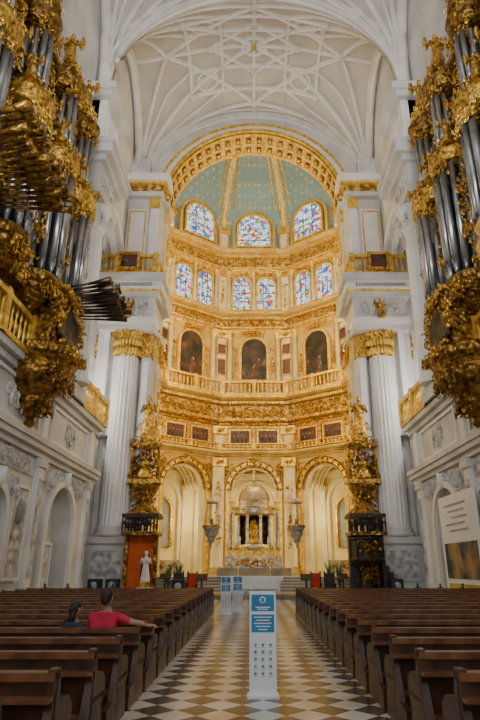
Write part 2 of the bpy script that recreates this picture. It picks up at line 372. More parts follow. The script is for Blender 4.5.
for i in range(6): m.box(-6.9,6.9,36+.35*i,40,i*.167,(i+1)*.167,'step_stone'); m.box(-6.9,6.9,35.97+.35*i,36.1+.35*i,(i+1)*.167-.03,(i+1)*.167+.004,'stone')
ring(m,[(0.01,1.0),(16,1.0),(16,.7),(.01,.7)],'step_stone')
m.box(-6.9,6.9,37.9,46,.9,1.003,'step_stone')
m.fin()
m=MB('altar_platform'); m.box(-3.2,3.2,31.2,35.8,0,.1,'step_stone'); m.box(-2.9,2.9,31.5,35.6,.1,.2,'step_stone'); m.fin()

# ---------- chancel arch wall
m=MB('wall_chancel_arch')
m.archpanel(-17,17,0,40,0,7,28.2,36,38.5,'stone',n=40)
for hw,w,y,mt in [(7.0,.22,35.75,'gold_bright'),(7.22,.4,35.85,'rib'),(7.62,.16,35.7,'gold_bright'),(7.78,.3,35.9,'stone')]:
    m.archband(0,hw,28.2,28.2,w,y,36.05,mt,n=48,jamb=False)
for y0,y1,mt in [(36,36.25,'gold_bright'),(37.1,37.3,'gold_bright'),(38.2,38.5,'gold_bright')]:
    m.archband(0,6.85,28.2,28.2,.16,y0,y1,mt,n=48,jamb=False)
m.archband(0,6.95,28.2,28.2,.08,36,38.5,'apse_white',n=48,jamb=False)
for i in range(25):
    a=pi*i/24
    m.M=Matrix.Translation((0,0,28.2))@Matrix.Rotation(-(a-pi/2),4,'Y')
    m.box(-.13,.13,36.1,38.4,6.84,7,'gold_bright')
    if i<24:
        m.M=Matrix.Translation((0,0,28.2))@Matrix.Rotation(-(a+pi/48-pi/2),4,'Y')
        for y in (36.67,37.75): m.box(-.2,.2,y-.25,y+.25,6.82,7,'gold_dark'); m.sph((0,y,6.8),.14,'gold_bright')
m.M=I4
for sg in (-1,1):
    m.M=I4 if sg<0 else MIR
    for z0,z1,p in [(3.0,3.5,.25),(16.8,17.4,.3),(19.3,20.8,.6),(27.9,28.6,.35)]:
        m.box(-7,-7+p,35.9,38.6,z0,z1,'stone'); m.box(-7,-7+p+.03,35.9,38.6,z1-.2,z1-.05,'gold_bright')
    m.box(-7,-6.8,36.4,38.1,3.6,15.2,'apse_white'); m.box(-7,-6.75,36.3,38.2,15.2,16.8,'gold_bright'); m.box(-7,-6.8,36.4,38.1,21,26.8,'apse_white'); m.box(-7,-6.75,36.3,38.2,26.8,27.9,'gold_bright')
    m.orn((-6.7,37.25,16),(.05,.9,.6),30,'gold',3); m.orn((-6.75,37.25,9),(.03,.5,5),50,'gold_bright',4)
    m.orn((-6.75,37.25,24),(.03,.5,2.4),24,'gold_bright',5)
m.M=I4
m.fin()
for sg in (0,1):
    m=MB('chancel_pier'); m.M=MIR if sg else I4
    m.box(-10.5,-7.2,34.6,36,0,.45,'stone'); m.box(-10.3,-7.4,34.8,36,.45,2.9,'stone'); m.box(-10.5,-7.2,34.6,36,2.9,3.3,'stone')
    m.box(-9.7,-7.9,34.72,34.8,.9,2.5,'stone_relief'); m.frame(-9.7,-7.9,.9,2.5,.1,34.68,34.8,'stone')
    m.box(-7.4,-6.9,35.3,36,0,3.3,'stone'); m.box(-11.4,-10.3,35.2,36,0,3.3,'stone')
    m.lathe(-8.75,35.6,[(1.15,3.3),(1.15,3.5),(1.05,3.6),(1.1,3.75),(.95,3.9)],32,'stone')
    m.lathe(-8.75,35.6,[(.9,3.9),(.9,7),(.8,15.1)],40,'rib',flute=.06)
    for x0,x1,y in [(-10.9,-10.2,35.5),(-7.75,-7.1,35.45)]:
        m.box(x0,x1,y,36,3.3,15.1,'stone'); m.box(x0+.12,x1-.12,y-.06,y,3.9,14.8,'rib'); m.box(x0-.1,x1+.1,y-.12,36,15.1,16.8,'gold')
        m.orn(((x0+x1)/2,y-.12,15.95),(.38,.1,.7),40,'gold_bright',x0,.8)
    m.lathe(-8.75,35.6,[(.82,15.0),(.92,15.2),(.85,15.6),(1.0,16.1),(1.25,16.7),(1.3,16.8)],24,'gold',flute=.12)
    for j in range(16):
        a=pi+pi*j/15
        for zz,rr in ((15.4,.95),(16.0,1.05)): m.sph((-8.75+rr*cos(a),35.6+rr*sin(a),zz),(.12,.12,.3),'gold_bright')
    for z0,z1,p,mt in [(16.8,17.2,.15,'stone'),(17.2,17.7,.2,'rib'),(17.7,19.2,.05,'stone'),(19.2,19.6,.35,'stone'),(19.6,19.75,.4,'gold_bright'),(19.75,20.2,.6,'rib'),(20.2,20.8,.85,'stone')]:
        m.box(-10.5-p,-7.0+p,34.55-p,36,z0,z1,mt)
    for i in range(16): m.box(-10.5+i*.22,-10.4+i*.22,33.95,34.2,19.85,20.15,'stone')
    m.orn((-8.75,34.45,18.45),(1.4,.08,.5),60,'stone_relief',7,.8); m.figure((-8.75,34.4,17.6),1.5,'gold',2,wings=True); m.orn((-8.75,34.4,18.3),(.5,.06,.45),24,'gold',8,.6)
    m.baluster_row((-11,33.95),(-6.9,33.95),20.8,1.5,'gold_bright',.36,.12,1.4)
    m.baluster_row((-6.9,33.95),(-6.9,35.9),20.8,1.5,'gold_bright',.36,.12,1.9)
    m.box(-9.3,-8.2,33.7,33.85,21.2,22.2,'painting2'); m.frame(-9.3,-8.2,21.2,22.2,.2,33.6,33.85,'gold')
    m.box(-10.4,-7.1,35.2,36,20.8,28,'stone'); m.box(-9.5,-8.0,35.0,35.2,22,27,'rib'); m.frame(-9.3,-8.2,22.3,26.7,.08,34.9,35.0,'gold_bright')
    for x0,x1 in [(-10.3,-9.7),(-7.8,-7.2)]:
        m.box(x0,x1,34.95,35.2,20.8,27,'rib'); m.box(x0-.08,x1+.08,34.85,35.2,27,28,'gold_bright')
    for z0,z1,p,mt in [(28,28.4,.1,'stone'),(28.4,28.9,.15,'relief'),(28.9,29.1,.4,'gold_bright'),(29.1,29.7,.6,'rib')]: m.box(-10.5-p,-7+p,34.8-p,36,z0,z1,mt)
    m.box(-10.2,-8.2,35.3,36,29.7,32,'stone')
    m.fin()
    m=MB('gilded_shrine_with_kneeling_statue'); m.M=MIR if sg else I4
    X=-6.95
    m.lathe(X,35.6,[(.15,4.6),(.35,5.0),(.3,5.3),(.7,5.9),(.95,6.3),(1.0,6.5)],14,'gold_dark')
    m.orn((X,35.1,5.8),(.8,.3,.6),70,'gold',21,.7)
    m.box(X-1,X+1,34.8,36,6.5,6.75,'gold'); m.figure((X,35.1,6.75),1.7,'gold',4,kneel=True)
    for s2 in (-1,1): m.lathe(X+s2*.85,35.2,[(.12,6.75),(.1,8.6),(.16,8.8)],8,'gold')
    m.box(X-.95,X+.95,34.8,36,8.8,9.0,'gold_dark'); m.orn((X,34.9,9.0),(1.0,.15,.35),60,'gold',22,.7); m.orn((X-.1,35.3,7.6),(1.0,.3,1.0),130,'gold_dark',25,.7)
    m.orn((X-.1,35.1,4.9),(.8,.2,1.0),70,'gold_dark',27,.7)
    m.box(X-.4,X+.4,35,36,9.0,9.6,'gold'); m.figure((X,35.3,9.6),2.6,'gold',6); m.orn((X,35.3,10.0),(.7,.2,.7),40,'gold',24,.6)
    m.fin()
    m=MB('pulpit'); m.M=MIR if sg else I4
    X=-6.6; Y=34.0
    if sg: 
        m.lathe(X,Y,[(.9,0),(.9,.3),(.45,.5),(.35,1.2),(.5,1.5),(.95,1.9),(1.0,2.0),(.95,2.1),(.95,3.0),(1.05,3.1),(1.05,3.2)],8,'wood_dark',sm=False)
        m.orn((X,Y-.9,2.5),(.7,.1,.4),20,'gold_dark',1); m.orn((X,Y-.6,1.2),(.5,.2,.4),18,'gold_dark',2)
        for i in range(6): m.box(X-2+.2*i,X-.8,Y-.2,Y+.6,.33*i,.33*(i+1),'wood_dark')
        for a in range(8): m.lathe(X+.95*cos(a*pi/4),Y+.95*sin(a*pi/4),[(.06,2.1),(.06,4.2)],6,'wood_dark')
        m.box(X-.95,X+.95,Y+.4,Y+1.0,0,3.3,'wood_dark')
    else:
        m.box(X-.95,X+.95,Y-.2,Y+1.0,0,.3,'stone'); m.box(X-.75,X+.75,Y+.1,Y+.2,.3,3.3,'orange_cloth'); m.box(X-.95,X-.75,Y-.1,Y+.4,.3,3.3,'gold_dark'); m.box(X+.75,X+.95,Y-.1,Y+.4,.3,3.3,'gold_dark')
    m.box(X-1.05,X+1.05,Y-1,Y+1,3.3,3.5,'gold_dark'); m.box(X-1.05,X+1.05,Y-1,Y+1,4.3,4.5,'wood_dark')
    for i in range(12): m.lathe(X-1+i*.182,Y-.95,[(.03,3.5),(.06,3.9),(.03,4.3)],6,'wood_dark')
    m.orn((X,Y-.95,3.9),(1,.05,.3),20,'wood_dark',5)
    m.lathe(X,Y,[(1.1,4.5),(.9,4.7),(.5,5.0),(.1,5.3)],8,'gold_dark',sm=False)
    m.fin()
m=MB('madonna_statue'); m.box(-6.55,-5.75,33.0,33.7,0,.5,'white'); m.box(-6.4,-5.9,33.1,33.6,.5,.8,'gold'); m.figure((-6.15,33.35,.8),1.6,'linen',3); m.lathe(-6.15,33.4,[(.3,.85),(.27,1.6),(.2,2.15)],10,'marble_red',a0=0,a1=pi); m.fin()

# ---------- nave vault
HX,ZS,H=9.2,28.5,8.7
V0,VH=30.8,5.2
def S(u,v):
    a=max(0,1-u*u)**.5; b=max(0,1-v*v)**.5
    return ZS+H*(a**4+b**4)**.25
mv=MB('ceiling_vault'); m=MB('ceiling_vault_ribs')
def rib(pts,r=.13,N=14,mt='vault_rib'):
    out=[]
    for (a,b),(c,d) in zip(pts[:-1],pts[1:]):
        for i in range(N): out.append((a+(c-a)*i/N,b+(d-b)*i/N))
    out.append(pts[-1])
    P=[(u*HX,VC+v*VB,S(u,v)) for u,v in out]
    m.tube([(x,y,z-.04) for x,y,z in P],r*1.55,6,mt); m.tube([(x,y,z-.04-r*1.3) for x,y,z in P],r*.7,5,'rib')
def circ(cu,cv,ru,rv,r=.1): rib([(cu+ru*cos(a),cv+rv*sin(a)) for a in [2*pi*i/24 for i in range(25)]],r,2)
for VC,VB in ((30.8,5.2),(20.2,5.4)):
    n1,n2=64,48; vs=[];fs=[]
    for j in range(n2+1):
        v=sin(-pi/2+pi*j/n2)
        for i in range(n1+1):
            u=sin(-pi/2+pi*i/n1); vs.append((u*HX,VC+v*VB,S(u,v)))
    for j in range(n2):
        for i in range(n1): o=j*(n1+1)+i; fs.append((o,o+1,o+n1+2,o+n1+1))
    mv.add(vs,fs,'vault',True)
    for s1 in (-1,1):
        rib([(-1*s1,-1),(0,0),(s1,1)],.15,26)
        for s2 in (-1,1):
            rib([(s1,s2),(s1*.72,0)],.12,24); rib([(s1,s2),(0,s2*.8)],.12,24)
            # square coffer lattice
            rib([(s1*.72,0),(s1*.36,s2*.4),(0,s2*.8)],.14)
            rib([(s1*.36,0),(s1*.18,s2*.2),(0,s2*.4)],.13)
            rib([(s1*.54,0),(s1*.54,s2*.6),(0,s2*.6)],.13)
            rib([(s1*.27,0),(s1*.27,s2*.3),(0,s2*.3)],.13)
            rib([(s1*.27,s2*.3),(s1*.27,s2*.6)],.11); rib([(s1*.27,s2*.3),(s1*.54,s2*.3)],.11)
            circ(s1*.4,s2*.45,.085,.12,.09)
            rib([(s1*.54,s2*.3),(s1*.75,s2*.5),(s1,s2)],.09,18); rib([(s1*.27,s2*.6),(s1*.5,s2*.78),(s1,s2)],.09,18)
        rib([(0,0),(0,s1)],.12,20); rib([(0,0),(s1,0)],.12,20)
    circ(0,0,.1,.14,.12)
    for s1 in (-1,1):
        rib([(-1,s1*.999),(1,s1*.999)],.24,60); rib([(-.97,s1*.9),(.97,s1*.9)],.07,60)
        rib([(s1*.999,-1),(s1*.999,1)],.24,60)
    for u,v in [(0,0),(.72,0),(-.72,0),(0,.8),(0,-.8),(.36,0),(-.36,0),(0,.4),(0,-.4)]+[(a*.54,b*.6) for a in(-1,1) for b in(-1,1)]+[(a*.27,b*.3) for a in(-1,1) for b in(-1,1)]:
        z=S(u,v); m.lathe(u*HX,VC+v*VB,[(.12,z-.36),(.28,z-.3),(.34,z-.15),(.3,z)],12,'vault_rib' if (u or v) else 'cream')
mv.fin(); m.fin()

# ---------- side walls
LW=Matrix(((0,-1,0,-9.6),(1,0,0,0),(0,0,1,0),(0,0,0,1)))
for sg,nm in ((0,'wall_left'),(1,'wall_right')):
    m=MB(nm); W=(MIR@LW) if sg else LW; m.M=W
    m.box(-4,12,0,1,0,9.6,'stone'); m.archpanel(12,18,0,9.6,15,1.4,3.6,0,1,'stone'); m.archpanel(18,24.5,0,9.6,20.6,1.0,3.4,0,1,'stone')
    m.archpanel(24.5,31.5,0,9.6,28,1.9,3.4,0,1,'stone'); m.box(31.5,33,0,1,0,9.6,'stone')
    m.box(11,33,.85,1.2,0,9.6,'stone'); m.box(19.6,21.6,.7,.9,0,4.4,'stone_dark'); m.box(26.6,29.4,.7,.9,0,2.9,'stone_relief'); m.frame(26.8,29.2,.5,2.6,.12,.6,.8,'rib')
    for u,hw,zs in [(15,1.4,3.6),(20.6,1.0,3.4),(28,1.9,3.4)]:
        m.archband(u,hw,zs,0,.3,-.2,0,'rib'); m.archband(u,hw+.38,zs,0,.12,-.12,0,'stone')
        m.lathe(u,-.2,[(.05,zs+hw-.1),(.2,zs+hw+.2),(.22,zs+hw+.7)],8,'rib')
        for s2 in (-1,1): m.orn((u+s2*(hw+.35),-.05,zs+hw+.1),(.05,.35,.4),30,'stone',u,.8); 
    for u in (12,18,24.5,31.9):
        m.box(u-.4,u+.4,-.3,0,0,.8,'stone'); m.box(u-.32,u+.32,-.22,0,.8,5.7,'rib'); m.box(u-.2,u+.2,-.27,-.2,1.2,5.2,'stone_relief'); m.box(u-.42,u+.42,-.32,0,5.7,6.1,'stone')
        m.box(u-.3,u+.3,-.15,0,6.9,9.0,'rib')
    for z0,z1,p in [(0,.5,.12),(6.1,6.35,.2),(6.35,6.6,.4),(6.6,6.85,.5),(9.0,9.3,.2),(9.3,9.6,.45)]: m.box(-4,33,-p,0,z0,z1,'stone')
    for a,b in [(12.5,17.5),(18.5,24),(25.2,31.2)]:
        m.box(a,b,-.06,0,5.25,6.0,'stone_relief'); m.orn(((a+b)/2,-.08,5.65),((b-a)/2-.2,.04,.28),70,'stone',a,.7); m.frame(a+.3,b-.3,7.2,8.7,.14,-.12,0,'rib')
        m.orn(((a+b)/2,-.06,7.95),(.9,.04,.5),36,'stone',a+1,.8)
    for a,b in [(22.2,23.6)]: m.box(a,b,-.12,0,1.2,4.6,'stone_relief'); m.frame(a,b,1.2,4.6,.12,-.18,0,'rib'); m.sph(((a+b)/2,-.15,3.6),(.3,.15,.45),'stone_dark',10,6)
    m.archpanel(11,25.2,9.6,41,18.1,6.1,19,0,1.2,'stone',n=30); m.archpanel(28,36,9.6,41,32,3.2,21,0,1.2,'stone',n=26)
    m.archband(18.1,6.1,19,9.6,.4,-.1,0,'rib'); m.archband(32,3.2,21,9.6,.35,-.15,0,'rib'); m.archband(32,2.85,21,9.6,.35,.3,.7,'rib')
    m.box(-4,11,0,1,9.6,41,'stone')
    m.box(-4,36,3.6,4.2,0,41,'stone'); m.box(-4,36,1,4,9.2,9.6,'stone')
    for u in (29.5,32,34.5): m.box(u-.35,u+.35,3.35,3.6,9.6,22,'rib'); m.box(u-.5,u+.5,3.2,3.6,22,23,'rib')
    m.box(28,36,3.1,3.6,23,24,'stone')
    m.box(33,36,3.2,4,0,9.6,'stone')
    for a,b,p in [(25.2,28,.45),(25.7,27.5,.55)]: m.box(a,b,-p,.3,9.6,29,'stone')
    m.lathe(26.6,-.6,[(.62,10.3),(.6,10.5),(.5,10.8),(.44,19.2)],24,'rib',flute=.06)
    m.lathe(26.6,-.6,[(.46,19.1),(.6,19.6),(.55,20),(.8,20.6),(.85,20.8)],20,'rib',flute=.15); m.orn((26.6,-1.05,20),(.7,.15,.6),40,'stone',3,.8)
    for a,b,p in [(25.0,25.6,.6),(27.6,28.2,.6)]: m.box(a,b,-p,.2,9.6,19.2,'rib'); m.box(a-.08,b+.08,-p-.12,.2,19.2,20.8,'stone_relief'); m.orn(((a+b)/2,-p-.12,20),(.3,.08,.6),20,'stone',a,.8)
    for z0,z1,p in [(9.6,10.3,.6),(20.8,21.3,1.1),(21.3,22.8,.95),(22.8,23.2,1.25),(23.2,23.8,1.6),(23.8,24.1,1.7),(27.6,28.0,1.1),(28,28.5,1.35)]: m.box(26.6-.9-p*.8,26.6+.9+p*.8,-p-.1,.2,z0,z1,'stone')
    m.orn((26.6,-1.1,22.1),(1.4,.05,.5),36,'stone',9,.8)
    m.box(25.2,28,-.9,.2,24.1,27.6,'rib'); m.frame(25.7,27.5,24.5,27.2,.12,-1,-.9,'stone')
    m.M=I4; m.fin()
    m=MB('gallery_balustrade'); m.M=MIR if sg else I4
    for a,b in [(8,20.8),(23.4,33)]: m.baluster_row((-9.2,a),(-9.2,b),9.6,1.6,'gold_bright',.4,.11,2.5)
    m.fin()

# ---------- organs
for sg in (0,1):
    m=MB('pipe_organ'); m.M=MIR if sg else I4; R=random.Random(5+sg)
    def og(c,sz,n,mt,seed): m.orn(c,sz,int(n*2.2),mt,seed,.62)
    m.box(-12.3,-9.6,12.2,24.0,9.6,12.4,'gold_dark'); m.box(-12.3,-9.6,12.4,23.8,12.4,24,'wood_dark')
    for z0,z1,p in [(12.2,12.5,.3),(18.6,18.9,.25),(23.8,24.1,.3)]: m.box(-12.3,-9.5+p,12,24.1,z0,z1,'gold')
    TW=[13.6,17.0,20.4,23.2]
    for k,d in enumerate(TW):
        X=-9.25; big=(k in (1,3)); top=19.0
        a0,a1=-pi/2-.3,pi/2+.3
        m.lathe(X,d,[(.1,11.4),(.3,11.6),(.5,11.8),(.85,12.2),(1.1,12.6),(1.15,12.8),(1.1,12.9)],16,'gold_dark',flute=.04)
        og((X+.9,d,12.3),(.3,.85,.4),50,'gold',k+sg*9)
        n=9
        for i in range(n):
            a=a0+(a1-a0)*i/(n-1); r=.135+.03*(i%2); px,py=X+.95*cos(a),d+.95*sin(a); zt=18.0-1.4*abs(i-4)/4*(1 if big else -.6)
            m.tube([(px,py,12.9),(px,py,13.4)],.05,8,'pipe',r); m.tube([(px,py,13.4),(px,py,min(zt,18.3))],r,8,'pipe')
            m.box(px-.04+r*cos(a)*.9,px+.04+r*cos(a)*.9,py-.06,py+.06,13.6,13.75,'black')
        m.lathe(X,d,[(1.05,18.4),(1.12,18.5),(1.12,18.8),(1.22,18.95),(1.22,19.1),(.8,19.4),(.6,19.8),(.6,20.0)],16,'gold')
        og((X+.85,d,18.2),(.35,.95,.45),60,'gold_bright' if k%2 else 'gold',k+20); og((X+.7,d,19.5),(.4,.9,.4),44,'gold',k+30)
        for i in range(7):
            a=-pi/2+pi*i/6; px,py=X+.65*cos(a),d+.65*sin(a)
            m.tube([(px,py,20.0),(px,py,20.4),(px,py,22.8-.7*abs(i-3)/3)],.12,8,'pipe')
        m.lathe(X,d,[(.8,22.9),(.9,23.0),(.9,23.4),(1.0,23.6),(.6,24.0),(.4,24.5),(.25,24.8),(.1,25.2)],14,'gold_dark')
        og((X+.5,d,23.0),(.4,.8,.4),50,'gold',k+40); og((X+.4,d,24.3),(.35,.7,.6),44,'gold_bright' if k%2 else 'gold',k+50)
        m.figure((X+.1,d,25.0),1.9,'gold',k,wings=True)
        for s2 in (-1,1): m.figure((X+.7,d+s2*1.1,19.1),1.3,'gold',k+5,wings=True)
        og((X+.5,d-1.25,15.5),(.25,.1,2.4),30,'gold',k+60); og((X+.5,d+1.25,15.5),(.25,.1,2.4),30,'gold',k+70)
        og((X+.35,d,21.3),(.3,.95,1.2),16,'gold',k+75)
    for a,b in [(14.7,15.9),(18.1,19.3),(21.4,22.2)]:
        n=5
        for i in range(n):
            y=a+(b-a)*i/(n-1); h=16.6+.9*abs(i-n//2)/2
            m.tube([(-9.3,y,12.9),(-9.3,y,13.4),(-9.3,y,h)],.12,8,'pipe')
            m.tube([(-9.3,y,19.6),(-9.3,y,21.8-.4*abs(i-2))],.1,8,'pipe')
        c=(a+b)/2
        og((-9.2,c,17.7),(.15,.6,.5),30,'gold',int(a)); og((-9.2,c,22.4),(.15,.6,.6),30,'gold',int(b)); og((-9.1,c,12.4),(.2,.7,.4),26,'gold_bright',int(b)+3)
        og((-9.2,c,24.6),(.2,.7,.6),30,'gold',int(b)+5)
    m.lathe(-9.6,17,[(1.2,24.2),(1.0,25.5),(1.3,26.2),(.8,27),(.2,28)],12,'gold_dark'); og((-9.2,17,26.2),(.6,1.1,1.6),80,'gold',99)
    Y=22.0
    m.lathe(-9.2,Y,[(.08,6.9),(.25,7.1),(.15,7.3),(.5,7.6),(.75,7.9),(.7,8.1),(1.1,8.5),(1.45,8.9),(1.6,9.3),(1.5,9.5),(1.75,9.8),(1.75,10.1),(1.6,10.2)],24,'gold_dark',flute=.03)
    og((-8.15,Y,8.95),(.4,1.3,.55),100,'gold_dark',88); og((-8.7,Y,7.8),(.35,.55,.4),40,'gold_dark',89); og((-7.6,Y,9.95),(.15,1.3,.18),50,'gold',90)
    m.box(-9.6,-8.2,Y-1.2,Y+1.2,10.2,12.6,'gold_dark')
    for i in range(9): y=Y-1.0+2.0*i/8; m.tube([(-8.1,y,10.6),(-8.1,y,10.9),(-8.1,y,12.3-.5*abs(i-4)/4)],.1,8,'pipe_dark')
    m.box(-9.6,-7.95,Y-1.35,Y+1.35,12.6,12.8,'gold'); og((-8.1,Y,12.8),(.2,1.2,.25),46,'gold',91); og((-8.0,Y,10.4),(.15,1.2,.15),30,'gold',92)
    og((-8.1,Y-1.3,11.6),(.25,.1,.8),26,'gold',93); og((-8.1,Y+1.3,11.6),(.25,.1,.8),26,'gold',94)
    if not sg:
        for a,b,n,z,mt in [(12.4,15.6,15,13.5,'gold_dark'),(12.6,15.4,13,12.9,'gold_dark'),(22.4,24.8,10,13.5,'pipe_dark'),(22.4,24.8,9,13.1,'pipe_dark')]:
            for i in range(n):
                y=a+(b-a)*i/(n-1); L=2.5+.3*R.random(); fy=(i/(n-1)-.5)*1.0
                m.tube([(-9,y,z),(-9+L*.6,y+fy*.6,z+.1)],.03,8,mt,.06); m.tube([(-9+L*.6,y+fy*.6,z+.1),(-9+L,y+fy,z+.2)],.06,8,mt,.15)
    else:
        m.lathe(-7.9,15.8,[(.05,10.8),(.35,11.1),(.5,11.6),(.3,12.0),(.45,12.3),(.2,12.8),(.05,13.2)],14,'gold_bright'); m.tube([(-7.9,15.8,12.2),(-9.5,15.8,12.4)],.05,6,'gold')
    m.fin()

# ---------- tabernacle
m=MB('altar_tabernacle'); Y=43.0
m.box(-2.6,2.6,Y-2,Y+2,1,1.5,'step_stone'); m.box(-2.0,2.0,Y-1.7,Y+1.6,1.5,2.3,'silver'); m.box(-1.75,1.75,Y-1.4,Y+1.4,2.3,2.7,'gold_bright')
m.lathe(0,Y,[(1.5,2.7),(1.5,3.1)],16,'silver')
for i in range(8):
    a=pi/8+i*pi/4; x,y=1.25*cos(a),Y+1.25*sin(a)
    m.lathe(x,y,[(.17,3.1),(.12,3.3),(.1,5.0)],10,'stone_relief'); m.lathe(x,y,[(.11,4.95),(.18,5.2)],8,'gold_bright')
m.lathe(0,Y,[(1.45,5.2),(1.5,5.4),(1.4,5.5),(1.6,5.75)],24,'silver'); m.lathe(0,Y,[(1.62,5.72),(1.62,5.8),(1.2,5.85)],24,'gold_bright')
m.lathe(0,Y,[(1.15,5.8),(1.15,6.3),(1.25,6.4)]+[(1.15*cos(t),6.4+1.15*sin(t)) for t in [.15*i for i in range(10)]]+[(.12,7.6),(.18,7.8),(.05,8.1)],24,'silver',flute=.05)
for i in range(12):
    a=i*pi/6; m.tube([(1.18*cos(t)*cos(a),Y+1.18*cos(t)*sin(a),6.4+1.18*sin(t)) for t in [.15*j for j in range(10)]],.035,4,'gold_bright')
m.figure((0,Y,8.0),.7,'gold_bright',1)
m.lathe(0,Y,[(.5,3.1),(.55,3.4),(.3,3.6),(.4,4.1),(.2,4.7),(.1,5.0)],12,'gold'); m.orn((0,Y-.4,4),(.4,.1,.6),30,'gold_bright',2,.7)
m.lathe(0,Y+.1,[(1.05,3.1),(1.05,5.2)],16,'gold_dark',a0=0,a1=pi)
for s2 in (-1,1):
    x=1.75
    m.lathe(s2*x,Y-.6,[(.2,2.7),(.15,3.0),(.13,5.2),(.2,5.4)],10,'silver'); m.figure((s2*x,Y-.6,5.5),1.0,'gold_bright',x)
m.orn((0,Y-1.72,1.9),(1.8,.04,.3),50,'gold',3,.8); m.orn((0,Y-1.2,5.6),(1.0,.1,.15),20,'gold_bright',4,.7)
m.fin()
for x in (-1.5,-1.0,-.5,.5,1.0,1.5):
    c=MB('candlestick'); c.lathe(x,41.45,[(.14,2.3),(.05,2.4),(.04,2.6),(.08,2.75),(.03,2.9),(.08,3.05)],8,'gold_bright'); c.lathe(x,41.45,[(.035,3.05),(.035,3.6)],6,'linen'); c.fin()
m=MB('altar_table'); m.box(-1.45,1.45,32.6,33.7,.2,.95,'rib'); m.box(-1.6,1.6,32.5,33.8,.95,1.1,'white'); m.box(-1.3,1.3,32.46,32.5,.45,1.0,'white')
m.box(-1.58,1.58,32.47,32.52,.85,1.1,'white')
for i in range(7): m.lathe(-1.2+.4*i,32.55,[(.1,.2),(.07,.4),(.07,.8),(.1,.85)],8,'rib')
m.fin()
for x in (-.9,.9):
    c=MB('candlestick'); c.lathe(x,33.1,[(.1,1.1),(.03,1.15),(.03,1.35),(.07,1.4)],8,'gold_bright'); c.lathe(x,33.1,[(.03,1.4),(.03,1.65)],6,'linen'); c.fin()
for x in (-3.6,3.6,-4.4,4.4):
    c=MB('choir_armchair'); y=34.3; cm='red' if abs(x)<4 else 'wood_dark'
    c.box(x-.3,x+.3,y-.3,y+.3,.4,.5,cm); c.box(x-.3,x+.3,y+.22,y+.3,.5,1.25,cm)
    for a in (-.27,.27):
        for b in (-.27,.27): c.box(x+a-.03,x+a+.03,y+b-.03,y+b+.03,0,.45,'wood_dark')
        c.box(x+a-.03,x+a+.03,y-.3,y+.3,.68,.73,'wood_dark'); c.box(x+a-.03,x+a+.03,y-.3,y-.25,.45,.7,'wood_dark')
        c.box(x+a-.04,x+a+.04,y+.2,y+.3,.4,1.35,'wood_dark')
    c.fin()
for x,y in ((-4.9,32.6),(-2.7,30.6),(2.7,30.6),(4.9,32.6)):
    c=MB('lectern'); c.box(x-.25,x+.25,y-.2,y+.2,0,.08,'black'); c.box(x-.05,x+.05,y-.05,y+.05,.08,1.0,'black')
    c.add([(x-.3,y-.25,1.0),(x+.3,y-.25,1.0),(x+.3,y+.2,1.25),(x-.3,y+.2,1.25),(x-.3,y-.25,.95),(x+.3,y-.25,.95),(x+.3,y+.2,1.2),(x-.3,y+.2,1.2)],[(0,1,2,3),(4,7,6,5),(0,4,5,1),(1,5,6,2),(2,6,7,3),(3,7,4,0)],'wood_dark'); c.fin()
for x,y in ((-4.5,35.3),(-5.1,35.3),(4.5,35.3),(5.1,35.3)):
    c=MB('potted_plant'); c.lathe(x,y,[(.16,0),(.22,.35),(.25,.4)],12,'marble_red'); R=random.Random(x)
    for i in range(36):
        a=R.random()*6.28; r=R.uniform(.15,.4); h=R.uniform(.8,1.9)
        c.tube([(x,y,.38),(x+r*.4*cos(a),y+r*.4*sin(a),h*.8),(x+r*cos(a),y+r*sin(a),h)],.04,4,'green',.01)
    c.fin()
for x in (-2.55,2.55):
    y=34.3; c=MB('hanging_sanctuary_lamp'); zt=S(x/HX,(y-V0)/VH)
    c.tube([(x,y,5.6),(x,y,zt)],.013,5,'grey_txt')
    c.lathe(x,y,[(.02,5.6),(.1,5.45),(.35,5.3),(.38,5.2),(.1,5.15)],12,'silver')
    for i in range(3):
        a=2*pi*i/3+.5; c.tube([(x+.3*cos(a),y+.3*sin(a),5.2),(x+.42*cos(a),y+.42*sin(a),4.4),(x+.5*cos(a),y+.5*sin(a),3.9)],.03,5,'silver')
    c.lathe(x,y,[(.5,3.95),(.55,3.85),(.5,3.7),(.35,3.5),(.4,3.4),(.2,3.15),(.22,3.05),(.05,2.8),(.08,2.7),(.01,2.6)],16,'silver'); c.lathe(x,y,[(.56,3.82),(.58,3.88),(.5,3.95)],16,'gold')
    c.lathe(x,y,[(.1,3.9),(.1,4.3)],8,'marble_red'); c.fin()

# ---------- pews
pm=MB('pew'); Lp=6.9
pm.box(-Lp,0,-.02,.03,.12,.8,'wood'); pm.box(-Lp,0,-.07,.06,.79,.85,'wood_lit'); pm.box(-Lp,0,.03,.45,.41,.45,'wood_lit'); pm.box(-Lp,0,.38,.42,.3,.41,'wood')
pm.box(-Lp,0,-.16,-.02,.66,.69,'wood_lit'); pm.box(-Lp+.1,-.1,-.42,-.24,.16,.2,'wood_lit'); pm.box(-Lp,0,-.035,-.02,.28,.34,'wood_lit')
for x in (-Lp,-Lp*2/3,-Lp/3,-.06):
    x1=x+.06
    pts=[(-.09,0),(.46,0),(.46,.1),(.4,.3),(.47,.42),(.46,.56),(.35,.63),(.12,.66),(.07,.87),(-.05,.87),(-.05,.6),(-.2,.25),(-.44,.22),(-.44,.1),(-.44,0)]
    if x not in (-.06,-Lp): pts=[(-.05,0),(.4,0),(.4,.41),(.06,.41),(.05,.8),(-.05,.8)]
    k=len(pts); pm.add([(x,a,b) for a,b in pts]+[(x1,a,b) for a,b in pts],[tuple(range(k)),tuple(range(2*k-1,k-1,-1))]+[(i,(i+1)%k,k+(i+1)%k,k+i) for i in range(k)],'wood')
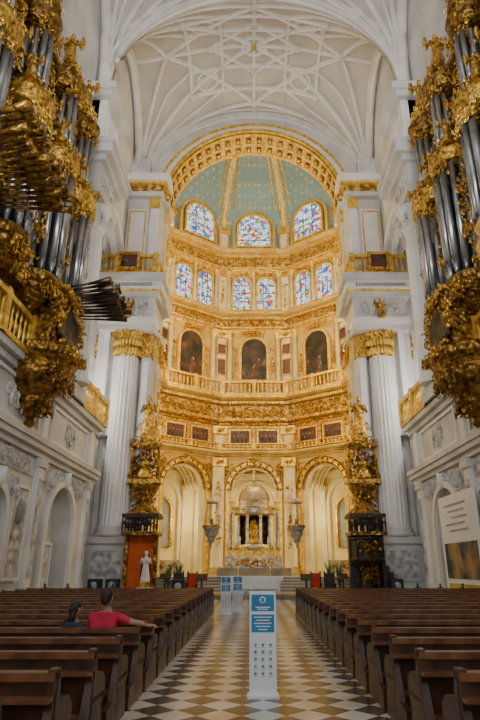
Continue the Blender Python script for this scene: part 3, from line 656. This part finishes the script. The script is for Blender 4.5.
po=pm.fin(); pmesh=po.data; bpy.data.objects.remove(po)
for k in range(18):
    y=3.7+1.08*k
    for sg in (-1,1):
        o=bpy.data.objects.new('pew',pmesh); o.location=(-1.5 if sg<0 else 1.55+Lp,y,0); bpy.context.scene.collection.objects.link(o)

def sign(x,y,rot=0.):
    c=MB('information_sign_stand'); c.M=Matrix.Translation((x,y,0))@Matrix.Rotation(rot,4,'Z')
    c.box(-.21,.21,-.14,.14,0,.03,'white'); c.box(-.18,.18,-.05,.05,.03,1.28,'white')
    f=-.053
    c.box(-.155,.155,f,-.05,1.03,1.24,'blue_sign'); c.box(-.155,.155,f,-.05,.77,.99,'blue_sign')
    c.tube([(0,f-.002,1.17),(0,f,1.17)],.045,12,'white'); c.box(-.02,.02,f-.003,f,1.15,1.2,'blue_sign')
    c.box(-.1,.1,f-.002,f,1.07,1.085,'white'); c.box(-.07,.07,f-.002,f,1.05,1.06,'white')
    for i,w in enumerate((.12,.09,.12,.1,.06)): c.box(-w,w,f-.002,f,.95-i*.038,.962-i*.038,'white')
    for r in range(5):
        z=.62-r*.085
        for q in range(3):
            X=-.1+.1*q; c.tube([(X,f,z),(X,-.05,z)],.02,10,'cyan_dot' if (r+q)%3 else 'grey_txt')
            c.box(X-.03,X+.03,f+.001,-.05,z-.037,z-.031,'grey_txt')
    c.fin()
sign(.12,8.3); sign(-1.02,21.6,.1); sign(-.62,22.6,.1)

m=MB('exhibition_banner'); X=9.0; m.box(X,X+.06,23.0,27.6,.4,4.7,'white')
for y in (23.1,27.5): m.box(X+.06,X+.12,y-.05,y+.05,0,4.7,'grey_txt'); m.box(X-.15,X+.3,y-.05,y+.05,0,.06,'grey_txt')
m.box(X-.02,X,23.3,27.3,1.1,2.6,'picture')
for i in range(3): m.archfill
for i in range(5): m.box(X-.02,X,24.1+.3*(i%2),26.8-.4*(i%3),4.2-.28*i,4.28-.28*i,'grey_txt')
m.box(X-.02,X,23.3,27.3,.6,.9,'cream'); m.fin()
for x,y in ((-9.0,33.6),(-8.0,33.6),(-4.0,31.5),(7.9,33)):
    c=MB('loudspeaker'); c.box(x-.35,x+.35,y-.3,y+.3,0,.95,'black'); c.box(x-.3,x+.3,y-.32,y-.3,.05,.9,'navy')
    c.tube([(x,y-.34,.62),(x,y-.3,.62)],.2,14,'grey_txt'); c.tube([(x,y-.34,.25),(x,y-.3,.25)],.1,14,'grey_txt'); c.fin()
for sg in (-1,1):
    for k in range(4):
        c=MB('barrier_post'); x=sg*(8.3-.9*k); y=23.6; c.lathe(x,y,[(.16,0),(.16,.03),(.03,.06),(.025,.9),(.05,.93),(.02,.98)],10,'black')
        if k<3: c.tube([(x-sg*.9*i/6,y,.88-.25*sin(pi*i/6)) for i in range(7)],.02,6,'black')
        c.fin()

# ---------- people
def person(nm,loc,sc,nodes,edges,cols,rotz,headc,headrot,hairlong,hands):
    root=bpy.data.objects.new(nm,None); bpy.context.scene.collection.objects.link(root)
    names=list(nodes); me=bpy.data.meshes.new('b'); me.from_pydata([nodes[n][0] for n in names],[(names.index(a),names.index(b)) for a,b,_ in edges],[])
    o=bpy.data.objects.new('b',me); bpy.context.scene.collection.objects.link(o)
    sk=o.modifiers.new('s','SKIN'); sv=me.skin_vertices[0].data
    for i,n in enumerate(names): sv[i].radius=nodes[n][1]; sv[i].use_root=(i==0)
    ss=o.modifiers.new('u','SUBSURF'); ss.levels=2; ss.render_levels=2
    bpy.context.view_layer.update(); ev=o.evaluated_get(bpy.context.evaluated_depsgraph_get()); nm2=bpy.data.meshes.new_from_object(ev)
    bpy.data.objects.remove(o)
    for k in cols: nm2.materials.append(MATS[k])
    segs=[(Vector(nodes[a][0]),Vector(nodes[b][0]),c) for a,b,c in edges]
    for p in nm2.polygons:
        best=9;bc=0
        for a,b,c in segs:
            d=b-a; t=max(0,min(1,(p.center-a).dot(d)/d.length_squared)); q=(p.center-a-d*t).length
            if q<best: best=q;bc=c
        p.material_index=bc; p.use_smooth=True
    body=bpy.data.objects.new('body',nm2); bpy.context.scene.collection.objects.link(body); body.parent=root
    h=MB('head'); h.M=Matrix.Translation(headc)@Matrix.Rotation(headrot,4,'Z')
    h.sph((0,0,0),(.076,.092,.112),'skin',18,14); h.sph((0,.03,-.06),(.055,.055,.05),'skin',12,8)
    h.sph((0,.1,-.012),(.014,.02,.026),'skin',8,6); h.sph((0,.088,-.055),(.026,.01,.008),'marble_red',8,5)
    for s in (-1,1):
        h.sph((s*.03,.082,.012),(.013,.01,.008),'white',8,5); h.sph((s*.03,.09,.012),(.006,.005,.006),'black',6,4); h.sph((s*.03,.085,.032),(.02,.01,.005),'hair',6,4)
        h.sph((s*.078,0,-.005),(.012,.022,.032),'skin',8,6)
    h.sph((0,-.018,.022),(.086,.098,.108),'hair',18,12); h.sph((0,-.05,-.02),(.075,.06,.08),'hair',14,10)
    if hairlong: h.sph((0,-.07,-.1),(.075,.045,.13),'hair',14,10); h.sph((0,-.1,0),(.04,.04,.04),'hair',10,8)
    ho=h.fin(); ho.parent=root
    g=MB('hands')
    for w,dr,up in hands:
        w=Vector(w);dr=Vector(dr).normalized();up=Vector(up).normalized();sd=dr.cross(up)
        c=w+dr*.045; pts=[c+dr*a+sd*b+up*cc for a in(-.045,.045) for b in(-.035,.04) for cc in(-.013,.013)]
        g.add([p[:] for p in pts],[(0,1,3,2),(4,6,7,5),(0,4,5,1),(2,3,7,6),(0,2,6,4),(1,5,7,3)],'skin')
        for i,l in enumerate((.055,.075,.08,.07)):
            p=c+dr*.042+sd*(.034-.0225*i); g.tube([p[:],(p+dr*l*.5+up*.006)[:],(p+dr*l*.8-up*.01)[:],(p+dr*l-up*.025)[:]],.0095,8,'skin',.007)
        p=c-dr*.02-sd*.033; g.tube([p[:],(p-sd*.03+dr*.02)[:],(p-sd*.035+dr*.05)[:]],.012,8,'skin',.009)
    go=g.fin(); go.parent=root
    root.location=loc; root.scale=(sc,sc,sc); root.rotation_euler=(0,0,rotz)
def rr(a): return (a,a)
base={'pel':((0,0,.56),rr(.15)),'wa':((0,-.04,.72),(.15,.11)),'ch':((0,-.05,.93),(.17,.12)),'nb':((0,-.03,1.09),rr(.075)),'nt':((0,0,1.2),rr(.05)),
 'hl':((-.1,.08,.54),rr(.1)),'kl':((-.13,.46,.54),rr(.07)),'al':((-.13,.48,.12),rr(.045)),'tl':((-.13,.62,.06),rr(.04)),
 'hr':((.1,.08,.54),rr(.1)),'kr':((.13,.46,.54),rr(.07)),'ar':((.13,.48,.12),rr(.045)),'tr':((.13,.62,.06),rr(.04)),
 'sl':((-.18,-.04,1.04),rr(.07)),'sr':((.18,-.04,1.04),rr(.07))}
ed=[('pel','wa',0),('wa','ch',0),('ch','nb',0),('nb','nt',1),('pel','hl',2),('hl','kl',2),('kl','al',2),('al','tl',3),('pel','hr',2),('hr','kr',2),('kr','ar',2),('ar','tr',3),
 ('ch','sl',0),('ch','sr',0),('sl','el',0),('el','wl',1),('sr','er',0),('er','wr',1)]
n1d=dict(base); n1d.update({'el':((-.26,.05,.8),rr(.045)),'wl':((-.18,.28,.68),rr(.03)),'er':((.40,-.17,.985),rr(.045)),'wr':((.62,-.22,.955),rr(.03))})
PY=3.7+1.08*4
person('seated_man',(-2.02,PY+.22,-.02),.95,n1d,ed,['redshirt','skin','navy','black'],0,(0,.01,1.29),-.3,False,[((-.18,.28,.68),(.2,1,-.3),(0,.2,1)),((.62,-.22,.95),(1,-.05,-.1),(0,0,1))])
n2d=dict(base); n2d.update({'el':((-.26,.05,.8),rr(.042)),'wl':((-.15,.28,.66),rr(.028)),'er':((.24,.06,.8),rr(.042)),'wr':((.14,.28,.66),rr(.028))})
person('seated_woman',(-2.46,PY+.24,-.04),.85,n2d,ed,['navy','skin','navy','black'],-.2,(.02,.02,1.29),-.5,True,[((-.15,.28,.66),(.2,1,-.3),(0,.2,1)),((.14,.28,.66),(-.2,1,-.3),(0,.2,1))])

# ---------- lights
def pt(loc,e,col,r=.3,typ='POINT',target=None,ang=2.0):  # added light, kept out of view, no fixture modelled
    l=bpy.data.lights.new('added_light',typ); l.energy=e; l.color=col; l.shadow_soft_size=r
    o=bpy.data.objects.new('hidden_light',l); o.location=loc; bpy.context.scene.collection.objects.link(o)
    if target:
        o.rotation_euler=(Vector(target)-Vector(loc)).to_track_quat('-Z','Y').to_euler(); l.spot_size=ang; l.spot_blend=.6
WARM=(1,.82,.42)
for s in (-1,1):
    for z,e in ((6,600),(14.8,1300),(23,1600),(30,1800)): pt((s*7.8,39.4,z),e,WARM,.3)
    for a in (19,57):
        p=bay(s*a)@Vector((0,12.8,6.5)); pt(p,520,(1,.88,.45),.25)
    pt((s*5,4,15),2700,(1,.98,.95),1.2,'SPOT',(0,34,20),1.5)  # unseen spots added high near the camera to brighten the nave
    pt((s*4,8,17),4000,(1,.96,.9),1.2,'SPOT',(0,31,38),1.2)  # unseen uplights added to brighten the vault
    pt((s*4,6,12.5),2200,(1,.95,.87),.5,'SPOT',(-s*9,20,15),1.4)  # unseen spots added to brighten the organs
    pt((s*12,32,12),550,(1,.97,.92),.4)
w=bpy.data.worlds.new('w'); bpy.context.scene.world=w; w.use_nodes=True; w.node_tree.nodes['Background'].inputs[0].default_value=(.94,.97,1,1); w.node_tree.nodes['Background'].inputs[1].default_value=.9

cam=bpy.data.cameras.new('camera'); co=bpy.data.objects.new('camera',cam); bpy.context.scene.collection.objects.link(co)
co.location=(0,0,1.6); co.rotation_euler=(math.radians(110.6),0,0); cam.sensor_fit='VERTICAL'; cam.sensor_height=24; cam.lens=18.33; cam.shift_x=-.0194; cam.clip_end=300
bpy.context.scene.camera=co
